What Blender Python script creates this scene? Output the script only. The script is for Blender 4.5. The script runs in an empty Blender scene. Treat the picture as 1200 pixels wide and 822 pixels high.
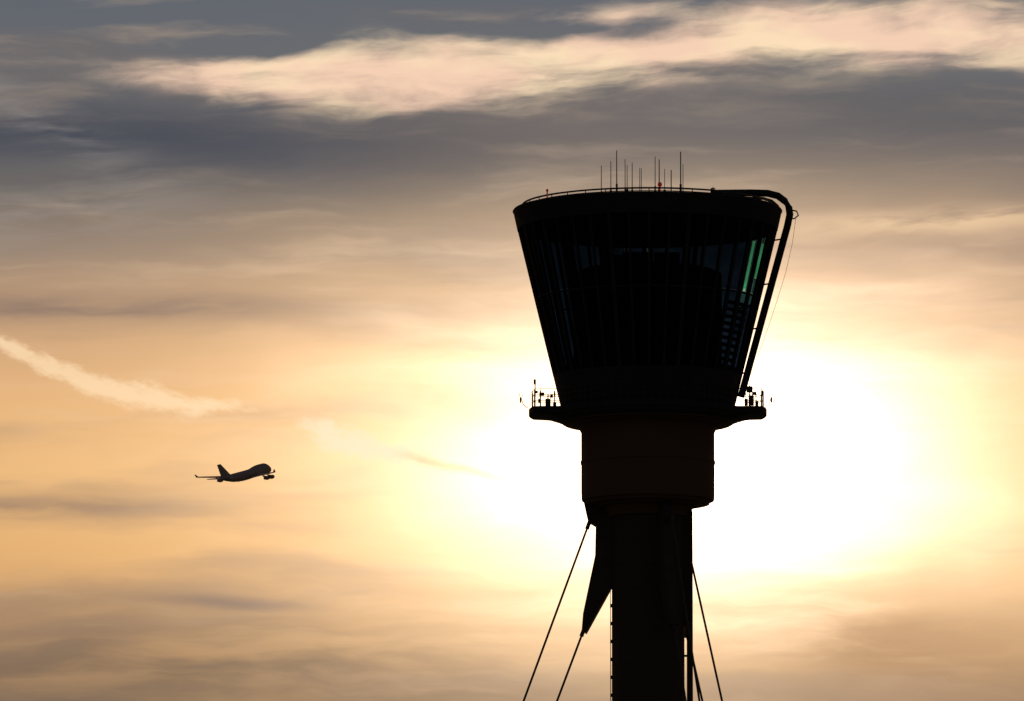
import bpy, math, random
from mathutils import Vector
random.seed(4)
scene=bpy.context.scene
scene.view_settings.view_transform='Standard'
scene.view_settings.look='None'
scene.view_settings.exposure=0
R=math.radians

# ------------------------------------------------ measures (metres)
def lvl(p): return 78.0+(411-p)*0.0504      # survey height of a level of the tower
def off(p): return (p-759)*0.05             # sideways offset from the tower axis

# ------------------------------------------------ mesh helper
class MB:
    def __init__(s): s.v=[];s.f=[]
    def add(s,vs,fs):
        b=len(s.v); s.v+= [tuple(v) for v in vs]; s.f+=[tuple(i+b for i in f) for f in fs]
    def box(s,c,d,rz=0):
        cx,cy,cz=c; x,y,z=[k/2 for k in d]
        vs=[]
        for sx,sy,sz in [(-1,-1,-1),(1,-1,-1),(1,1,-1),(-1,1,-1),(-1,-1,1),(1,-1,1),(1,1,1),(-1,1,1)]:
            px,py=sx*x,sy*y
            vs.append((cx+px*math.cos(rz)-py*math.sin(rz),cy+px*math.sin(rz)+py*math.cos(rz),cz+sz*z))
        s.add(vs,[(0,3,2,1),(4,5,6,7),(0,1,5,4),(1,2,6,5),(2,3,7,6),(3,0,4,7)])
    def lathe(s,prof,n=64,cx=0,cy=0,closed=False,cap=True):
        vs=[];m=len(prof)
        for i in range(n):
            a=2*math.pi*i/n
            for r,z in prof:
                if callable(r): r=r(a)
                vs.append((cx+r*math.cos(a),cy+r*math.sin(a),z))
        fs=[]
        rng=m if closed else m-1
        for i in range(n):
            j=(i+1)%n
            for k in range(rng):
                k2=(k+1)%m
                fs.append((i*m+k,j*m+k,j*m+k2,i*m+k2))
        if cap and not closed:
            fs.append(tuple(i*m for i in range(n))[::-1]); fs.append(tuple(i*m+m-1 for i in range(n)))
        s.add(vs,fs)
    def tube(s,pts,r,n=8,closed=False):
        pts=[Vector(p) for p in pts]; m=len(pts)
        rs=r if isinstance(r,(list,tuple)) else [r]*m
        vs=[]
        for i,p in enumerate(pts):
            a=pts[(i-1)%m] if (i>0 or closed) else p
            b=pts[(i+1)%m] if (i<m-1 or closed) else p
            t=(b-a).normalized()
            ref=Vector((0,0,1)) if abs(t.z)<.9 else Vector((0,1,0))
            u=t.cross(ref).normalized(); w=t.cross(u).normalized()
            for k in range(n):
                an=2*math.pi*k/n
                vs.append(p+(u*math.cos(an)+w*math.sin(an))*rs[i])
        fs=[]
        for i in range(m if closed else m-1):
            j=(i+1)%m
            for k in range(n):
                fs.append((i*n+k,i*n+(k+1)%n,j*n+(k+1)%n,j*n+k))
        if not closed:
            fs.append(tuple(range(n))); fs.append(tuple(range((m-1)*n,m*n))[::-1])
        s.add(vs,fs)
    def ring(s,r,z,t,n=72):
        rf=r if callable(r) else (lambda a:r)
        s.tube([(rf(2*math.pi*i/n)*math.cos(2*math.pi*i/n),rf(2*math.pi*i/n)*math.sin(2*math.pi*i/n),z) for i in range(n)],t,6,True)
    def obj(s,name,mat,parent=None,smooth=False,label=None):
        me=bpy.data.meshes.new(name); me.from_pydata(s.v,[],s.f); me.validate()
        import bmesh
        bm=bmesh.new(); bm.from_mesh(me); bmesh.ops.recalc_face_normals(bm,faces=bm.faces); bm.to_mesh(me); bm.free()
        o=bpy.data.objects.new(name,me); scene.collection.objects.link(o)
        me.materials.append(mat)
        if smooth:
            for p in me.polygons: p.use_smooth=True
            try:
                me.set_sharp_from_angle(angle=R(35))
            except Exception: pass
        if parent: o.parent=parent
        if label: o["label"]=label
        return o

# ------------------------------------------------ materials
def mat(name,col,rough=.6,metal=0,var=.25,scale=1.5,spec=.3):
    m=bpy.data.materials.new(name); m.use_nodes=True; nt=m.node_tree
    b=nt.nodes["Principled BSDF"]; b.inputs["Roughness"].default_value=rough; b.inputs["Metallic"].default_value=metal
    b.inputs["Specular IOR Level"].default_value=spec
    tc=nt.nodes.new("ShaderNodeTexCoord"); no=nt.nodes.new("ShaderNodeTexNoise"); no.inputs["Scale"].default_value=scale; no.inputs["Detail"].default_value=6
    nt.links.new(tc.outputs["Object"],no.inputs["Vector"])
    cr=nt.nodes.new("ShaderNodeValToRGB"); nt.links.new(no.outputs["Fac"],cr.inputs["Fac"])
    cr.color_ramp.elements[0].position=.3; cr.color_ramp.elements[1].position=.7
    cr.color_ramp.elements[0].color=(*[c*(1-var) for c in col],1); cr.color_ramp.elements[1].color=(*[min(1,c*(1+var)) for c in col],1)
    nt.links.new(cr.outputs["Color"],b.inputs["Base Color"])
    return m
def glass(name,tint,refl=.02):
    m=bpy.data.materials.new(name); m.use_nodes=True; nt=m.node_tree
    for n in list(nt.nodes): nt.nodes.remove(n)
    out=nt.nodes.new("ShaderNodeOutputMaterial"); mx=nt.nodes.new("ShaderNodeMixShader")
    tr=nt.nodes.new("ShaderNodeBsdfTransparent"); gl=nt.nodes.new("ShaderNodeBsdfGlossy")
    gl.inputs["Roughness"].default_value=.05; gl.inputs["Color"].default_value=(.7,.8,1,1)
    tc=nt.nodes.new("ShaderNodeTexCoord"); no=nt.nodes.new("ShaderNodeTexNoise"); no.inputs["Scale"].default_value=.8
    nt.links.new(tc.outputs["Object"],no.inputs["Vector"])
    cr=nt.nodes.new("ShaderNodeValToRGB"); nt.links.new(no.outputs["Fac"],cr.inputs["Fac"])
    cr.color_ramp.elements[0].position=.3; cr.color_ramp.elements[1].position=.7
    cr.color_ramp.elements[0].color=(*[c*.6 for c in tint],1); cr.color_ramp.elements[1].color=(*tint,1)
    nt.links.new(cr.outputs["Color"],tr.inputs["Color"])
    mx.inputs[0].default_value=refl
    nt.links.new(tr.outputs[0],mx.inputs[1]); nt.links.new(gl.outputs[0],mx.inputs[2]); nt.links.new(mx.outputs[0],out.inputs[0])
    return m
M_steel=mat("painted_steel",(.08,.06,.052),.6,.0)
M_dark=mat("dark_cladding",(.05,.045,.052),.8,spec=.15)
M_pod=mat("haze_tinted_cladding",(.18,.10,.07),.8,spec=.12,var=.12,scale=.3)  # warm sunlit haze over the pod, put into its base colour as brown
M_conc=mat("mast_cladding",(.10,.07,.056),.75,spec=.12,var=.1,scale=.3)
M_rail=mat("rail_steel",(.08,.07,.07),.5)
M_cable=mat("cable_sheath",(.08,.06,.05),.6)
M_glass=glass("tinted_glass",(.055,.09,.14))
M_green=glass("green_glass",(.20,.86,.62))
M_greenf=glass("pale_green_glass",(.20,.50,.40))
M_plane=mat("aircraft_paint",(.62,.50,.46),.5,0,.05,.2)
M_planed=mat("aircraft_metal",(.40,.33,.31),.5,0,.1,.2)
M_red=bpy.data.materials.new("red_lamp"); M_red.use_nodes=True
b=M_red.node_tree.nodes["Principled BSDF"]; b.inputs["Base Color"].default_value=(.5,.02,.02,1); b.inputs["Emission Color"].default_value=(1,.04,.03,1); b.inputs["Emission Strength"].default_value=.10
M_ground=mat("airfield_grass",(.06,.07,.035),.95,0,.4,.05)

# ------------------------------------------------ ground
g=MB(); G=60000
g.add([(-G,-G,0),(G,-G,0),(G,G,0),(-G,G,0)],[(0,1,2,3)])
go=g.obj("ground",M_ground); go["kind"]="structure"; go["label"]="flat grass airfield ground around the tower"; go["category"]="ground"

# ------------------------------------------------ control tower
T=bpy.data.objects.new("control_tower",None); scene.collection.objects.link(T)
T["label"]="dark airport control tower with flared glass cab and stay cables"; T["category"]="control tower"

# mast
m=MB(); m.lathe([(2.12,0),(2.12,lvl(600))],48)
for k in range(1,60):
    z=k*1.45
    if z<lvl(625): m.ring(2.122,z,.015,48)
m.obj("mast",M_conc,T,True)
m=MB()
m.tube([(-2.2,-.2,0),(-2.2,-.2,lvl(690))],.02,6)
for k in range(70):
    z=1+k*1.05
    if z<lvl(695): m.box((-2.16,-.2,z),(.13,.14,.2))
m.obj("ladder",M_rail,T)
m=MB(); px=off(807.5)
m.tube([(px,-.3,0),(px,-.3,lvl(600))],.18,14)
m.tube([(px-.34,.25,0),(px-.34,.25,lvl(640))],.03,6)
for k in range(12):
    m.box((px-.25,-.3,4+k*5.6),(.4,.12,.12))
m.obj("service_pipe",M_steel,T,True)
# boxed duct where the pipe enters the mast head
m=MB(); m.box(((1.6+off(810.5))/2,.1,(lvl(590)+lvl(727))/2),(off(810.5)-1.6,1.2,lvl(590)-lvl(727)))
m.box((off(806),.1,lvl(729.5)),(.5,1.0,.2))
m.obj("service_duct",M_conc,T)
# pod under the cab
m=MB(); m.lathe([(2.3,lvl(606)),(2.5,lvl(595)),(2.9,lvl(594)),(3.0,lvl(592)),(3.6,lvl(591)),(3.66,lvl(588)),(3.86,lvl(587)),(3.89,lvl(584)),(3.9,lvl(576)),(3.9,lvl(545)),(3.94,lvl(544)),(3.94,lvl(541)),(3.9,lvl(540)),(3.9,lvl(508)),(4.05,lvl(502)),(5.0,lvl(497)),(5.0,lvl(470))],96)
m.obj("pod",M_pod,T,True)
phi=R(8)
for k in range(3):
    a=math.pi-phi+k*2*math.pi/3
    ca,sa=math.cos(a),math.sin(a)
    if k==0: prof=[(1.2,lvl(586)),(3.75,lvl(588)),(3.6,lvl(602)),(3.48,lvl(612)),(3.05,lvl(617)),(3.08,lvl(650)),(3.80,lvl(718)),(3.88,lvl(738)),(3.66,lvl(741)),(2.1,lvl(686)),(1.2,lvl(670))]
    else: prof=[(1.2,lvl(590)),(2.9,lvl(592)),(3.4,lvl(606)),(3.38,lvl(612)),(3.0,lvl(618)),(3.08,lvl(650)),(3.80,lvl(718)),(3.88,lvl(738)),(3.66,lvl(741)),(2.1,lvl(686)),(1.2,lvl(670))]
    th0=.3
    vs=[]
    for sgn in (-1,1):
        for r,z in prof: vs.append((r*ca-sgn*th0*sa, r*sa+sgn*th0*ca, z))
    n=len(prof)
    fs=[tuple(range(n)),tuple(range(n,2*n))[::-1]]+[(i,(i+1)%n,n+(i+1)%n,n+i) for i in range(n)]
    m=MB(); m.add(vs,fs); m.obj("cable_bracket",M_steel,T)
    for r0,z0,sl in ((3.42,lvl(609),.372),(3.75,lvl(734),.38)):
        r1=r0+z0*sl
        m=MB(); m.tube([(r0*ca,r0*sa,z0),(r1*ca,r1*sa,0)],.065,8)
        m.tube([(r0*ca,r0*sa,z0),((r0+.5*sl)*ca,(r0+.5*sl)*sa,z0-.5)],.12,8)
        m.obj("stay_cable",M_cable,T,True)
# gallery: narrow walkway with a wide platform on each flank
def go_(R0):
    def f(a):
        s_=abs(math.sin(a))
        return max(5.45 if R0>6.5 else 5.35,min(R0,1.9/max(s_,.001)))
    return f
m=MB(); m.lathe([(4.9,lvl(498)),(5.0,lvl(496)),(go_(5.5),lvl(492)),(go_(6.0),lvl(489)),(go_(6.93),lvl(488)),(go_(6.97),lvl(487.5)),(go_(6.97),lvl(481)),(go_(6.93),lvl(480.5)),(4.9,lvl(480.5))],144,closed=True)
gal=m.obj("gallery_deck",M_dark,T,True)
m=MB()
zb=lvl(481)
rr_=go_(6.85)
for i in range(72):
    a=2*math.pi*i/72+.03
    r=rr_(a)-.06
    m.tube([(r*math.cos(a),r*math.sin(a),zb),(r*math.cos(a),r*math.sin(a),zb+1.05)],.02,5)
for h in (.35,.7,1.05): m.ring(lambda a:rr_(a)-.06,zb+h,.018,144)
m.obj("railing",M_rail,gal)
def gear(name,px,py,h,head):
    m=MB(); x=off(px)
    m.tube([(x,py,zb),(x,py,zb+h)],.035,6)
    for (dx,dz,w,t) in head:
        m.box((x+dx,py,zb+dz),(w,.2,t)); m.tube([(x,py,zb+dz),(x+dx,py,zb+dz)],.03,5)
    m.obj(name,M_rail,gal)
gear("floodlight",627,-.6,1.75,[(-.02,1.6,.14,.28),(.05,1.0,.22,.14)])
gear("camera_mount",633,.8,1.25,[(.1,1.05,.3,.18),(-.06,.65,.12,.22)])
gear("equipment_box",642,-1,.8,[(0,.3,.3,.5),(.22,.72,.16,.2)])
gear("equipment_box",650,.3,1.2,[(0,.25,.2,.45),(.0,1.0,.1,.25)])
gear("equipment_box",878,-.6,1.4,[(0,1.15,.36,.36),(.08,.5,.3,.6),(-.2,.4,.2,.4)])
gear("camera_mount",886,.5,1.15,[(-.1,1.05,.26,.18),(.05,.4,.2,.4)])
gear("floodlight",892,-.5,1.1,[(.05,.95,.14,.26)])
for sgn,px0 in ((-1,619),(1,895)):
    m=MB(); x=off(px0)
    m.tube([(x,0,zb+.1),(x+sgn*.3,0,zb+.35),(x+sgn*.42,0,zb+.75),(x+sgn*.3,0,zb+.9)],.025,6)
    m.box((x+sgn*.45,0,zb+.6),(.1,.15,.3)); m.tube([(x+sgn*.42,0,zb+.6),(x+sgn*.55,0,zb+1.05)],.02,5)
    m.obj("lamp_arm",M_rail,gal)

# cab cone
def cr_(z):
    t=(z-lvl(475))/(lvl(247)-lvl(475)); return 5.13+t*(7.9-5.13)
zs=lvl(442); zc=lvl(270)
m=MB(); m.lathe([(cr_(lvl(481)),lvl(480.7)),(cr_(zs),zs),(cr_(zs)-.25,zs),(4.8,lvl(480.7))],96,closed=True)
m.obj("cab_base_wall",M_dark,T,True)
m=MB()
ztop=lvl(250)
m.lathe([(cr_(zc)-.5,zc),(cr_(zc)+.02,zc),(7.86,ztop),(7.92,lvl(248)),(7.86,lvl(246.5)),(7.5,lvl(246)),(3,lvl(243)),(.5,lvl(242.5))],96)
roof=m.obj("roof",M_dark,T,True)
m=MB()
zr=lvl(241)
m.ring(7.35,zr,.055); m.ring(7.35,zr-.17,.03)
for i in range(36):
    a=2*math.pi*i/36
    m.tube([(7.35*math.cos(a),7.35*math.sin(a),lvl(247)),(7.35*math.cos(a),7.35*math.sin(a),zr)],.03,5)
m.obj("roof_railing",M_rail,roof)
# frame
m=MB(); NP=40
zm=lvl(352)
for i in range(NP):
    a=2*math.pi*i/NP
    w=.12 if i%4 else .2
    pts=[]
    for z in (zs,zc):
        r=cr_(z)
        for dr,dt in ((-.2,-w/2),(.0,-w/2),(.0,w/2),(-.2,w/2)):
            rr=r+dr; pts.append((rr*math.cos(a)-dt*math.sin(a),rr*math.sin(a)+dt*math.cos(a),z))
    m.add(pts,[(0,1,2,3),(7,6,5,4),(0,4,5,1),(1,5,6,2),(2,6,7,3),(3,7,4,0)])
r=cr_(zm); h=.09
m.lathe([(r-.2,zm-h/2),(r-.05,zm-h/2),(r-.05,zm+h/2),(r-.2,zm+h/2)],80,closed=True)
m.obj("window_frame",M_dark,T)
def pane(f0,f1,i,z0,z1,mt,label=None):
    a0=2*math.pi*(i+f0)/NP; a1=2*math.pi*(i+f1)/NP
    r0,r1=cr_(z0)-.08,cr_(z1)-.08
    m=MB(); m.add([(r0*math.cos(a0),r0*math.sin(a0),z0),(r0*math.cos(a1),r0*math.sin(a1),z0),(r1*math.cos(a1),r1*math.sin(a1),z1),(r1*math.cos(a0),r1*math.sin(a0),z1)],[(0,1,2,3)])
    m.obj("window",mt,T,label=label)
GL="narrow green tinted window pane"
for i in range(NP):
    amid=(i+.5)*9
    for tier,(z0,z1) in enumerate(((zs+.01,zm-.06),(zm+.06,zc-.01))):
        far=min(abs(amid-x) for x in (22.5,31.5))<3
        near=min(abs(amid-x) for x in (337.5,328.5))<3
        if tier==1 and near:
            zt=z0+(.9 if abs(amid-337.5)<3 else .15)
            f0,f1=(.34,.64) if abs(amid-337.5)<3 else (.36,.58)
            pane(.07,f0-.01,i,z0,z1,M_glass); pane(f0,f1,i,zt,z1-1.2,M_green,GL); pane(f1+.01,.93,i,z0,z1,M_glass)
            pane(f0,f1,i,z1-1.18,z1,M_glass)
            if zt-z0>.4: pane(f0,f1,i,z0,zt-.02,M_glass)
        elif far and tier==1:
            pane(.04,.96,i,z0,z1,M_greenf,"green tinted window pane")
        else:
            pane(.07,.93,i,z0,z1,M_glass)
# interior core with floors
m=MB(); m.lathe([(4.35,lvl(481)),(4.35,lvl(322)),(3.9,lvl(318)),(0.5,lvl(317))],64)
for a in (R(200),R(250),R(300)):
    m.box((2.2*math.cos(a),2.2*math.sin(a),lvl(310)),(1.5,.8,.8))
m.obj("cab_core",M_dark,T,True)
m=MB()
z=lvl(436); m.lathe([(4.2,z-.1),(cr_(z)-.3,z-.1),(cr_(z)-.3,z+.1),(4.2,z+.1)],64,closed=True)
m.obj("cab_floor",M_dark,T)
m=MB()
for k in range(9):
    z=lvl(428-k*8); r=cr_(z)-.45
    for a in (R(-20),R(-29),R(-38)):
        m.box((r*math.cos(a),r*math.sin(a),z),(.12,.85,.2),a)
m.obj("window_blind",M_dark,T)
for i in range(14):
    a=2*math.pi*(i+.4)/14
    if math.cos(a)>.5 and abs(math.sin(a))<.7: continue
    m=MB()
    m.tube([(4.6*math.cos(a),4.6*math.sin(a),zs),(6.2*math.cos(a),6.2*math.sin(a),zc)],.13,8)
    m.obj("cab_column",M_dark,T,True)

# roof gantry pipe
m=MB()
P=[(833,227),(880,226.5),(900,227),(912,230),(920,236),(925,244),(926,252),(923,266),(918,284),(868,466)]
m.tube([(off(a),-.2,lvl(b)) for a,b in P],.21,14)
P2=[(838,230),(895,231),(905,234),(912,240),(915,247)]
m.tube([(off(a),.5,lvl(b)) for a,b in P2],.09,8)
for a,b in ((838,236),(860,236),(885,237)):
    m.tube([(off(a),-.2,lvl(b+8)),(off(a),-.2,lvl(227))],.07,6)
for k in range(4):
    z=lvl(282+k*52); xx=cr_(z)
    m.tube([(xx-.05,-.1,z),(xx+.35,-.2,z+.05)],.05,6)
m.obj("cleaning_gantry",M_dark,T,True)
m=MB()
m.tube([(off(924),-.2,lvl(246)),(off(934),-.2,lvl(248)),(off(936),-.2,lvl(253)),(off(931),-.2,lvl(257)),(off(924),-.2,lvl(255))],.045,6)
m.tube([(off(933),-.2,lvl(256)),(off(929),-.2,lvl(285)),(off(921),-.2,lvl(320)),(off(911),-.2,lvl(352)),(off(900),-.2,lvl(385)),(off(880),-.2,lvl(440))],.012,5)
m.obj("hoist_cable",M_rail,T)

# antennas
for x,t,yy,r in ((705,192,.6,.022),(716,190,-.5,.022),(723,176,0,.028),(733,184,.8,.022),(735,196,-1,.02),(741,192,-.6,.022),(750,196,.2,.018),(752,194,1,.022),(768,184,-.3,.022),(773,185,.5,.03),(779,200,-.8,.018),(787,198,.3,.03),(798,178,-.2,.032),(801,190,.7,.02)):
    m=MB(); X=off(x); zb2=lvl(244); zt=lvl(t)
    zmid=zb2+(zt-zb2)*.42
    m.tube([(X,yy,zb2),(X,yy,zmid),(X,yy,zmid+.01),(X,yy,zt)],[r*2.1,r*2.1,r*1.1,r*.9],6)
    m.box((X,yy,zb2+.9),(.15,.15,.14))
    m.obj("antenna",M_rail,roof)
for x,z,yl in ((773,222,-2),(641,236,-4.5)):
    m=MB(); X=off(x); s_=1 if x>700 else .6
    m.lathe([(.02,lvl(z)-.12*s_),(.1*s_,lvl(z)-.1*s_),(.13*s_,lvl(z)),(.1*s_,lvl(z)+.12*s_),(.02,lvl(z)+.15*s_)],12,cx=X,cy=yl)
    m.lathe([(.04,lvl(246)),(.04,lvl(z)-.1*s_)],8,cx=X,cy=yl)
    m.obj("warning_lamp",M_red,roof,True)
m=MB(); X=off(836); m.tube([(X,0,lvl(245)),(X,0,lvl(219))],.03,6); m.box((X,0,lvl(221)),(.28,.1,.06)); m.obj("weather_sensor",M_rail,roof)

# ------------------------------------------------ airliner
A=bpy.data.objects.new("airliner",None); scene.collection.objects.link(A)
A["label"]="four-engine jet airliner with humped upper deck climbing after take-off"; A["category"]="airplane"
m=MB()
st=[(0,-.6,-.9,.05),(-.6,.2,-1.7,.9),(-1.6,1.0,-2.4,1.5),(-3,2.1,-2.8,2.2),(-5,3.5,-3.1,2.8),(-7.5,4.5,-3.25,3.1),(-10,4.9,-3.3,3.25),(-18,4.9,-3.3,3.25),(-23,4.4,-3.3,3.25),(-28,3.5,-3.4,3.25),(-32,3.3,-3.6,3.25),(-40,3.25,-3.6,3.25),(-46,3.25,-3.2,3.2),(-52,3.2,-2.6,3.0),(-58,3.1,-1.4,2.4),(-64,2.9,0,1.5),(-68,2.6,1.0,.8),(-70,2.2,1.6,.3)]
def cat(a,b,c,d,t): return .5*((2*b)+(-a+c)*t+(2*a-5*b+4*c-d)*t*t+(-a+3*b-3*c+d)*t**3)
st2=[]
for i in range(len(st)-1):
    q=[st[max(i-1,0)],st[i],st[i+1],st[min(i+2,len(st)-1)]]
    for t in (0,.25,.5,.75): st2.append(tuple(cat(*[w_[c] for w_ in q],t) for c in range(4)))
st2.append(st[-1]); st=st2
n=36; vs=[];fs=[]
for x,t,b_,w in st:
    mid=0 if t>1 and b_<-.5 else (t+b_)/2
    for k in range(n):
        a=2*math.pi*k/n; c=math.cos(a)
        vs.append((x,w*math.sin(a),mid+(t-mid)*c if c>0 else mid+(mid-b_)*c))
for i in range(len(st)-1):
    for k in range(n): fs.append((i*n+k,i*n+(k+1)%n,(i+1)*n+(k+1)%n,(i+1)*n+k))
fs.append(tuple(range(n))); fs.append(tuple(range((len(st)-1)*n,len(st)*n))[::-1])
m.add(vs,fs); m.obj("fuselage",M_plane,A,True)
def surf(secs,vert=False):
    foil=[(0,0),(.05,.35),(.2,.5),(.45,.45),(1,.02),(.45,-.35),(.2,-.42),(.05,-.3)]
    vs=[];k=len(foil)
    for s_,x,c,z,t in secs:
        for u,v in foil:
            if vert: vs.append((x-u*c,s_+v*t,z))
            else: vs.append((x-u*c,s_,z+v*t))
    fs=[]
    for i in range(len(secs)-1):
        for j in range(k): fs.append((i*k+j,i*k+(j+1)%k,(i+1)*k+(j+1)%k,(i+1)*k+j))
    fs.append(tuple(range(k))); fs.append(tuple(range((len(secs)-1)*k,len(secs)*k))[::-1])
    return vs,fs
for sg in (1,-1):
    m=MB(); vs,fs=surf([(sg*1.5,-19,16,-2.0,2.1),(sg*12,-28.5,10,-.9,1.5),(sg*22,-37.2,6.6,.4,1.15),(sg*31.5,-45.5,4,1.9,.75)]); m.add(vs,fs)
    w=m.obj("wing",M_planed,A,True)
    m=MB(); vs,fs=surf([(sg*31.45,-46,3.4,1.95,.3),(sg*32.4,-48.2,1.6,4.0,.15)]); m.add(vs,fs); m.obj("winglet",M_plane,w)
    for ey,ex,ez in ((11.7,-23.5,-4.0),(21,-32.5,-2.6)):
        m=MB(); pr=[(.3,1.0),(.0,1.25),(-.6,1.42),(-2.5,1.42),(-4.0,1.1),(-5.5,.75),(-6.6,.3)]
        vs=[];q=16
        for dx,r in pr:
            for k in range(q):
                a=2*math.pi*k/q; vs.append((ex+dx,sg*ey+r*math.sin(a),ez+r*math.cos(a)))
        fs=[]
        for i in range(len(pr)-1):
            for k in range(q): fs.append((i*q+k,i*q+(k+1)%q,(i+1)*q+(k+1)%q,(i+1)*q+k))
        fs.append(tuple(range(q))); fs.append(tuple(range((len(pr)-1)*q,len(pr)*q))[::-1])
        m.add(vs,fs)
        m.add([(ex-.8,sg*ey-.2,ez+1.2),(ex-8,sg*ey-.2,ez+2.6),(ex-6,sg*ey-.2,ez+.6),(ex-.8,sg*ey+.2,ez+1.2),(ex-8,sg*ey+.2,ez+2.6),(ex-6,sg*ey+.2,ez+.6)],[(0,1,2),(5,4,3),(0,3,4,1),(1,4,5,2),(2,5,3,0)])
        m.obj("engine",M_planed,w,True)
    m=MB(); vs,fs=surf([(sg*.8,-57.5,8.5,1.2,1.1),(sg*11,-66.5,2.8,2.0,.6)]); m.add(vs,fs); m.obj("tailplane",M_planed,A,True)
m=MB()
foil=[(0,0),(.1,.4),(.4,.5),(1,.02),(.4,-.5),(.1,-.4)]
vs=[]
for x,c,z,t in ((-54.0,13.2,2.6,.9),(-66.2,4.8,12.0,.35)):
    for u,v in foil: vs.append((x-u*c,v*t,z))
fs=[(j,(j+1)%6,6+(j+1)%6,6+j) for j in range(6)]+[tuple(range(6)),tuple(range(6,12))[::-1]]
m.add(vs,fs); m.obj("tail_fin",M_plane,A)
A.location=(-177.6,6554,834.8)
A.rotation_euler=(R(0),R(-13.5),R(60))

# ------------------------------------------------ camera
cd=bpy.data.cameras.new("camera"); cam=bpy.data.objects.new("camera",cd); scene.collection.objects.link(cam)
cam.location=(-7.95,-595.1,1.7); cam.rotation_euler=(R(90+7.306),0,0)
cd.sensor_width=36; cd.lens=360; cd.clip_end=200000; cd.clip_start=1
scene.camera=cam

# ------------------------------------------------ sun
SAZ,SEL=R(1.25),R(6.65)
sd=bpy.data.lights.new("sun",'SUN'); so=bpy.data.objects.new("sun",sd); scene.collection.objects.link(so)
sd.energy=2.0; sd.angle=R(.5); sd.color=(1,.82,.6)
sv=Vector((math.sin(SAZ)*math.cos(SEL),math.cos(SAZ)*math.cos(SEL),math.sin(SEL)))
so.rotation_euler=sv.to_track_quat('Z','Y').to_euler()
so.location=(0,0,200)

# ------------------------------------------------ world
W=bpy.data.worlds.new("World"); scene.world=W; W.use_nodes=True; nt=W.node_tree
try:
    W.cycles.sampling_method='MANUAL'; W.cycles.sample_map_resolution=256
except Exception as e: print(e)
for n_ in list(nt.nodes): nt.nodes.remove(n_)
def s2l(c): return tuple(((v/255)/12.92 if v/255<=.04045 else ((v/255+.055)/1.055)**2.4) for v in c)
class E:
    def __init__(s,k): s.k=k
def mth(op,*a,clamp=False):
    n=nt.nodes.new("ShaderNodeMath"); n.operation=op; n.use_clamp=clamp
    for i,x in enumerate(a):
        if isinstance(x,E): nt.links.new(x.k,n.inputs[i])
        else: n.inputs[i].default_value=float(x)
    return E(n.outputs[0])
E.__add__=lambda a,b:mth('ADD',a,b); E.__radd__=lambda a,b:mth('ADD',b,a)
E.__sub__=lambda a,b:mth('SUBTRACT',a,b); E.__rsub__=lambda a,b:mth('SUBTRACT',b,a)
E.__mul__=lambda a,b:mth('MULTIPLY',a,b); E.__rmul__=lambda a,b:mth('MULTIPLY',b,a)
E.__truediv__=lambda a,b:mth('DIVIDE',a,b)
def sm(x,lo,hi,a=0,b=1):
    n=nt.nodes.new("ShaderNodeMapRange"); n.interpolation_type='SMOOTHSTEP'
    nt.links.new(x.k,n.inputs[0]); 
    for i,v in enumerate((lo,hi,a,b)): n.inputs[i+1].default_value=v
    return E(n.outputs[0])
def vec(x,y,z=0):
    n=nt.nodes.new("ShaderNodeCombineXYZ")
    for i,v in enumerate((x,y,z)):
        if isinstance(v,E): nt.links.new(v.k,n.inputs[i])
        else: n.inputs[i].default_value=v
    return E(n.outputs[0])
def noise(v,scale=1,detail=6,rough=.55,dist=0,color=False):
    n=nt.nodes.new("ShaderNodeTexNoise"); nt.links.new(v.k,n.inputs["Vector"])
    n.inputs["Scale"].default_value=scale; n.inputs["Detail"].default_value=detail; n.inputs["Roughness"].default_value=rough; n.inputs["Distortion"].default_value=dist
    return E(n.outputs["Color" if color else "Fac"])
def mixc(f,a,b,mode='MIX'):
    n=nt.nodes.new("ShaderNodeMix"); n.data_type='RGBA'; n.blend_type=mode; n.clamp_result=False; n.clamp_factor=True
    def put(x,i):
        if isinstance(x,E): nt.links.new(x.k,n.inputs[i])
        elif isinstance(x,tuple): n.inputs[i].default_value=(*x,1)
        else: n.inputs[i].default_value=x
    put(f,0); put(a,6); put(b,7)
    return E(n.outputs[2])
def gauss(x,y,cx,cy,rx,ry,slope=0,p=None):
    dx=x-cx; dy=y-cy
    if slope: dy=dy-dx*slope
    u=dx/rx; v=dy/ry
    r2=u*u+v*v
    if p: r2=mth('POWER',r2,p)
    return mth('EXPONENT',r2*-1.0)
def curve(x,x0,x1,pts,scale):
    fc=nt.nodes.new("ShaderNodeFloatCurve"); nt.links.new(((x-x0)/(x1-x0)).k,fc.inputs["Value"])
    c=fc.mapping.curves[0]
    ps=[((a-x0)/(x1-x0),b/scale) for a,b in pts]
    c.points[0].location=ps[0]; c.points[1].location=ps[-1]
    for p in ps[1:-1]: c.points.new(*p)
    fc.mapping.update()
    return E(fc.outputs[0])*scale
def addc(col,tint,f):
    v1=nt.nodes.new("ShaderNodeVectorMath"); v1.operation='SCALE'; v1.inputs[0].default_value=tint; nt.links.new(f.k,v1.inputs["Scale"])
    va=nt.nodes.new("ShaderNodeVectorMath"); va.operation='ADD'; nt.links.new(col.k,va.inputs[0]); nt.links.new(v1.outputs[0],va.inputs[1])
    return E(va.outputs[0])
tc=nt.nodes.new("ShaderNodeTexCoord")
sp=nt.nodes.new("ShaderNodeSeparateXYZ"); nt.links.new(tc.outputs["Generated"],sp.inputs[0])
dx_,dy_,dz_=[E(sp.outputs[i]) for i in range(3)]
az=mth('ARCTAN2',dx_,dy_)*57.29578
el=mth('ARCSINE',dz_)*57.29578
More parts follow.
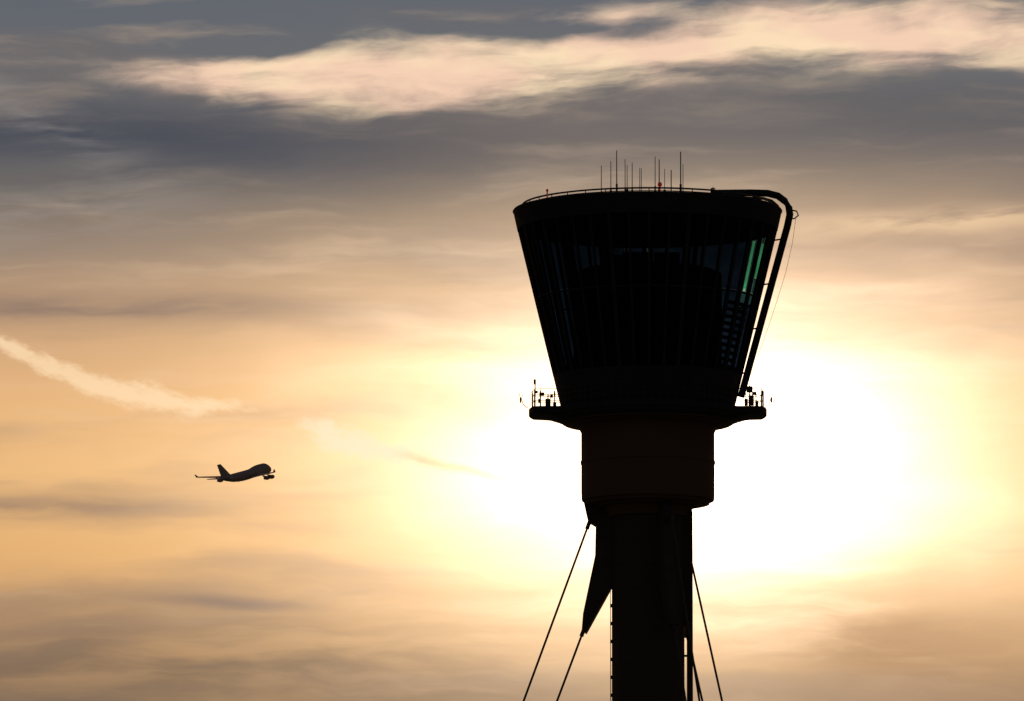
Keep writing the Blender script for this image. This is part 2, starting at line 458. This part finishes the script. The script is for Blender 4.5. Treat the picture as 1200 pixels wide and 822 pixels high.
# cloud-deck coordinates: azimuth east of the tower line, descending elevation
x=az*2.0944+6.0
y=(7.306-el)*2.0944+4.11
wn=noise(vec(x*.28,y*.9,3.1),1,4,.55,0,True)
ws=nt.nodes.new("ShaderNodeSeparateXYZ"); nt.links.new(wn.k,ws.inputs[0])
w1=E(ws.outputs[0])-.5; w2=E(ws.outputs[1])-.5
wx=x+w1*1.8
wy=y+w2*.75
wys=y+w2*.35
band=noise(vec(wx*.14,wy*.95,7.7),1,5,.5)
fib=noise(vec(wx*.38,wy*2.8,1.3),1,6,.56)
sx=x+w1*1.0
fine=noise(vec(sx*.6,(y+x*.05)*4.6+w2*3,5.2),1,6,.58,.2)
# base vertical colour
cr=nt.nodes.new("ShaderNodeValToRGB"); nt.links.new((wys/8.22).k,cr.inputs[0])
stops=[(0,(98,103,111)),(.10,(104,106,110)),(.19,(88,91,98)),(.27,(108,104,102)),(.36,(152,132,116)),(.45,(194,157,122)),(.56,(226,177,124)),(.68,(234,184,124)),(.79,(226,174,114)),(.89,(196,152,106)),(1,(154,124,94))]
el_=cr.color_ramp.elements
el_[0].position=0; el_[0].color=(*s2l(stops[0][1]),1); el_[1].position=1; el_[1].color=(*s2l(stops[-1][1]),1)
for p,c in stops[1:-1]:
    e=el_.new(p); e.color=(*s2l(c),1)
col=E(cr.outputs[0])
g2=gauss(x,y,8.0,5.5,5.0,2.5)
col=mixc(g2*.85,col,s2l((253,204,142)))
vr=gauss(x,wy,11.0,3.2,4.5,.8)
col=mixc(vr*.4,col,s2l((220,178,144)))
# generic band clouds
dk=sm(band,.48,.68)*.42
col=mixc(dk,col,s2l((120,108,103)))
lt=sm(fib,.48,.76)*.24
col=mixc(lt,col,s2l((232,198,162)))
# placed cloud masses
d1=gauss(x,wys,1.4,1.65,4.4,.42,.05)*sm(band*.6+fib*.4,.34,.56,.4,1)
col=mixc(d1*.95,col,s2l((70,75,87)))
d1b=gauss(x,wys,10.2,1.35,3.8,.40,-.03)*sm(fib,.35,.6,.6,1)
col=mixc(d1b*.8,col,s2l((91,91,96)))
d2=gauss(x,wys,1.2,3.63,3.2,.19)*sm(fib,.3,.55,.5,1)
d3=gauss(x,wys,.4,5.98,2.2,.15)*sm(fib,.3,.6,.3,1)
d4=gauss(x,wys,2.7,7.08,1.0,.08,.06)
col=mixc((d2*1.1+d3*.85+d4)*.78,col,s2l((128,109,101)))
d5=gauss(x,wy,1.6,8.0,4.6,.68)*sm(fib*.65+band*.35,.38,.60,.25,1)
d6=gauss(x,wy,10.4,7.65,1.9,.5,.12)*sm(fib*.5+band*.5,.36,.55,.4,1)
d7=gauss(x,wys,5.8,7.0,1.6,.12)
col=mixc(d5*.85,col,s2l((114,96,82)))
l1=gauss(x,wys,.3,1.35,1.2,.28,.5)*sm(fine,.36,.62)+gauss(x,wys,.5,2.5,1.8,.35,-.12)*sm(fine,.36,.64)
col=mixc(l1*.34,col,s2l((166,156,150)))
l2=gauss(x,wys,11.2,2.62,1.9,.13,-.02)*sm(fine,.30,.55)
col=mixc(l2*.7,col,s2l((240,204,162)))
# long torn bright streak near the top
yc=curve(x,0,13,[(0,.82),(1.5,.88),(3.5,.93),(5.0,.84),(7.0,.62),(9.0,.46),(13,.50)],8.22)
hw=curve(x,0,13,[(0,.12),(1.3,.17),(3,.33),(5,.46),(7,.48),(10,.40),(13,.38)],8.22)
yy=(y+w2*.4-yc)/hw
env=mth('EXPONENT',yy*yy*-1.0)*sm(x,-.2,3.4)
fine2=noise(vec(sx*.9+4.0,(y+x*.06)*2.3+w2*2,8.2),1,6,.55,.3)
holes=gauss(x,wys,8.5,.86,.9,.09)+gauss(x,wys,6.8,.34,1.5,.12)*1.3+gauss(x,wys,2.9,.58,1.2,.10)*.8+gauss(x,wys,11.6,.95,1.4,.1)*.7
dens=env*1.3+(fine-.5)*1.8+(fine2-.5)*1.7-holes*.7
stk=sm(dens,.0,1.45)*sm(env,.02,.55)
tint=noise(vec(x*.7,y*1.6,9.0),1,3,.5)
scol=mixc(sm(tint,.38,.62),s2l((248,210,182)),s2l((255,226,188)))
col=mixc(stk*.97,col,scol)
# contrail, older and wider, torn on its lower side
tn=noise(vec(x*1.6,y*2.6,2.0),1,6,.68)
tn2=noise(vec(x*2.4+y*2,y*6-x*2.5,6.0),1,5,.65)
t1=curve(x,-1,3.6,[(-1,3.55),(0,4.05),(.7,4.38),(1.4,4.62),(2.1,4.74),(2.9,4.82),(3.6,4.95)],8.22)
q=(y+(tn-.5)*.30-t1)/curve(x,-1,3.6,[(-1,.10),(0,.11),(1.0,.15),(1.7,.17),(2.4,.11),(2.9,.08),(3.6,.05)],8.22)
a1=mth('EXPONENT',q*q*-1.0)*sm(x,2.0,3.5,1,.0)
a1=sm(a1+(tn2-.5)*1.7,.12,1.0)*sm(a1,.02,.4)
col=mixc(a1*.86,col,s2l((249,215,172)))
t2=curve(x,3.2,6.4,[(3.2,4.92),(3.9,5.12),(4.5,5.3),(5.3,5.47),(6.4,5.78)],8.22)
q2=(y+(tn-.5)*.5-t2)/.16
a2=mth('EXPONENT',q2*q2*-1.0)*sm(x,3.2,3.9)*sm(x,4.3,5.6,1,0)
a2=sm(a2+(tn2-.5)*1.8,.10,1.0)*sm(a2,.02,.5)
q3=(y+(tn-.5)*.14-t2)/.05
a3=mth('EXPONENT',q3*q3*-1.0)*sm(x,4.5,5.0)*sm(x,5.4,6.3,1,0)
# bright veil in front of the sun
br=noise(vec(wx*.35,wy*.9,4.0),1,4,.5)
gx=x+(br-.5)*2.2; gy=y+(fib-.5)*1.2+(br-.5)*.5
core=gauss(gx,gy,7.6,5.35,3.7,1.8)
core2=gauss(gx,gy,8.0,5.35,2.65,1.45,0,.78)
wide=gauss(x,y,7.8,5.4,5.4,2.5)
col=addc(col,(1.0,.64,.33),core*.36+wide*.10)
col=addc(col,(1.0,.80,.60),core2*1.9)
core3=gauss(x,gy,8.3,5.4,2.2,1.25)
col=addc(col,(1.0,1.0,1.0),core3*.8)
col=mixc((d6*.66+d7*.22),col,s2l((170,130,96)))
col=mixc(a2*.72,col,s2l((255,240,208)))
col=mixc(a3*.40,col,s2l((214,168,118)))
# the lit cloud field lives on the sunward part of the sky only
dot=nt.nodes.new("ShaderNodeVectorMath"); dot.operation='DOT_PRODUCT'; nt.links.new(tc.outputs["Generated"],dot.inputs[0]); dot.inputs[1].default_value=tuple(sv)
fall=sm(E(dot.outputs["Value"]),.93,.993)
up=sm(el,-1,0)
sky=nt.nodes.new("ShaderNodeTexSky"); sky.sky_type='NISHITA'; sky.sun_disc=False; sky.sun_elevation=SEL; sky.sun_rotation=SAZ
sky.dust_density=4
skc=mixc(1.0,E(sky.outputs[0]),(1.0,.72,.66),'MULTIPLY')
bg1=nt.nodes.new("ShaderNodeBackground"); nt.links.new(skc.k,bg1.inputs[0]); bg1.inputs[1].default_value=.035
bg2=nt.nodes.new("ShaderNodeBackground"); nt.links.new(col.k,bg2.inputs[0]); bg2.inputs[1].default_value=1
mx=nt.nodes.new("ShaderNodeMixShader"); nt.links.new((fall*up).k,mx.inputs[0]); nt.links.new(bg1.outputs[0],mx.inputs[1]); nt.links.new(bg2.outputs[0],mx.inputs[2])
out=nt.nodes.new("ShaderNodeOutputWorld"); nt.links.new(mx.outputs[0],out.inputs[0])
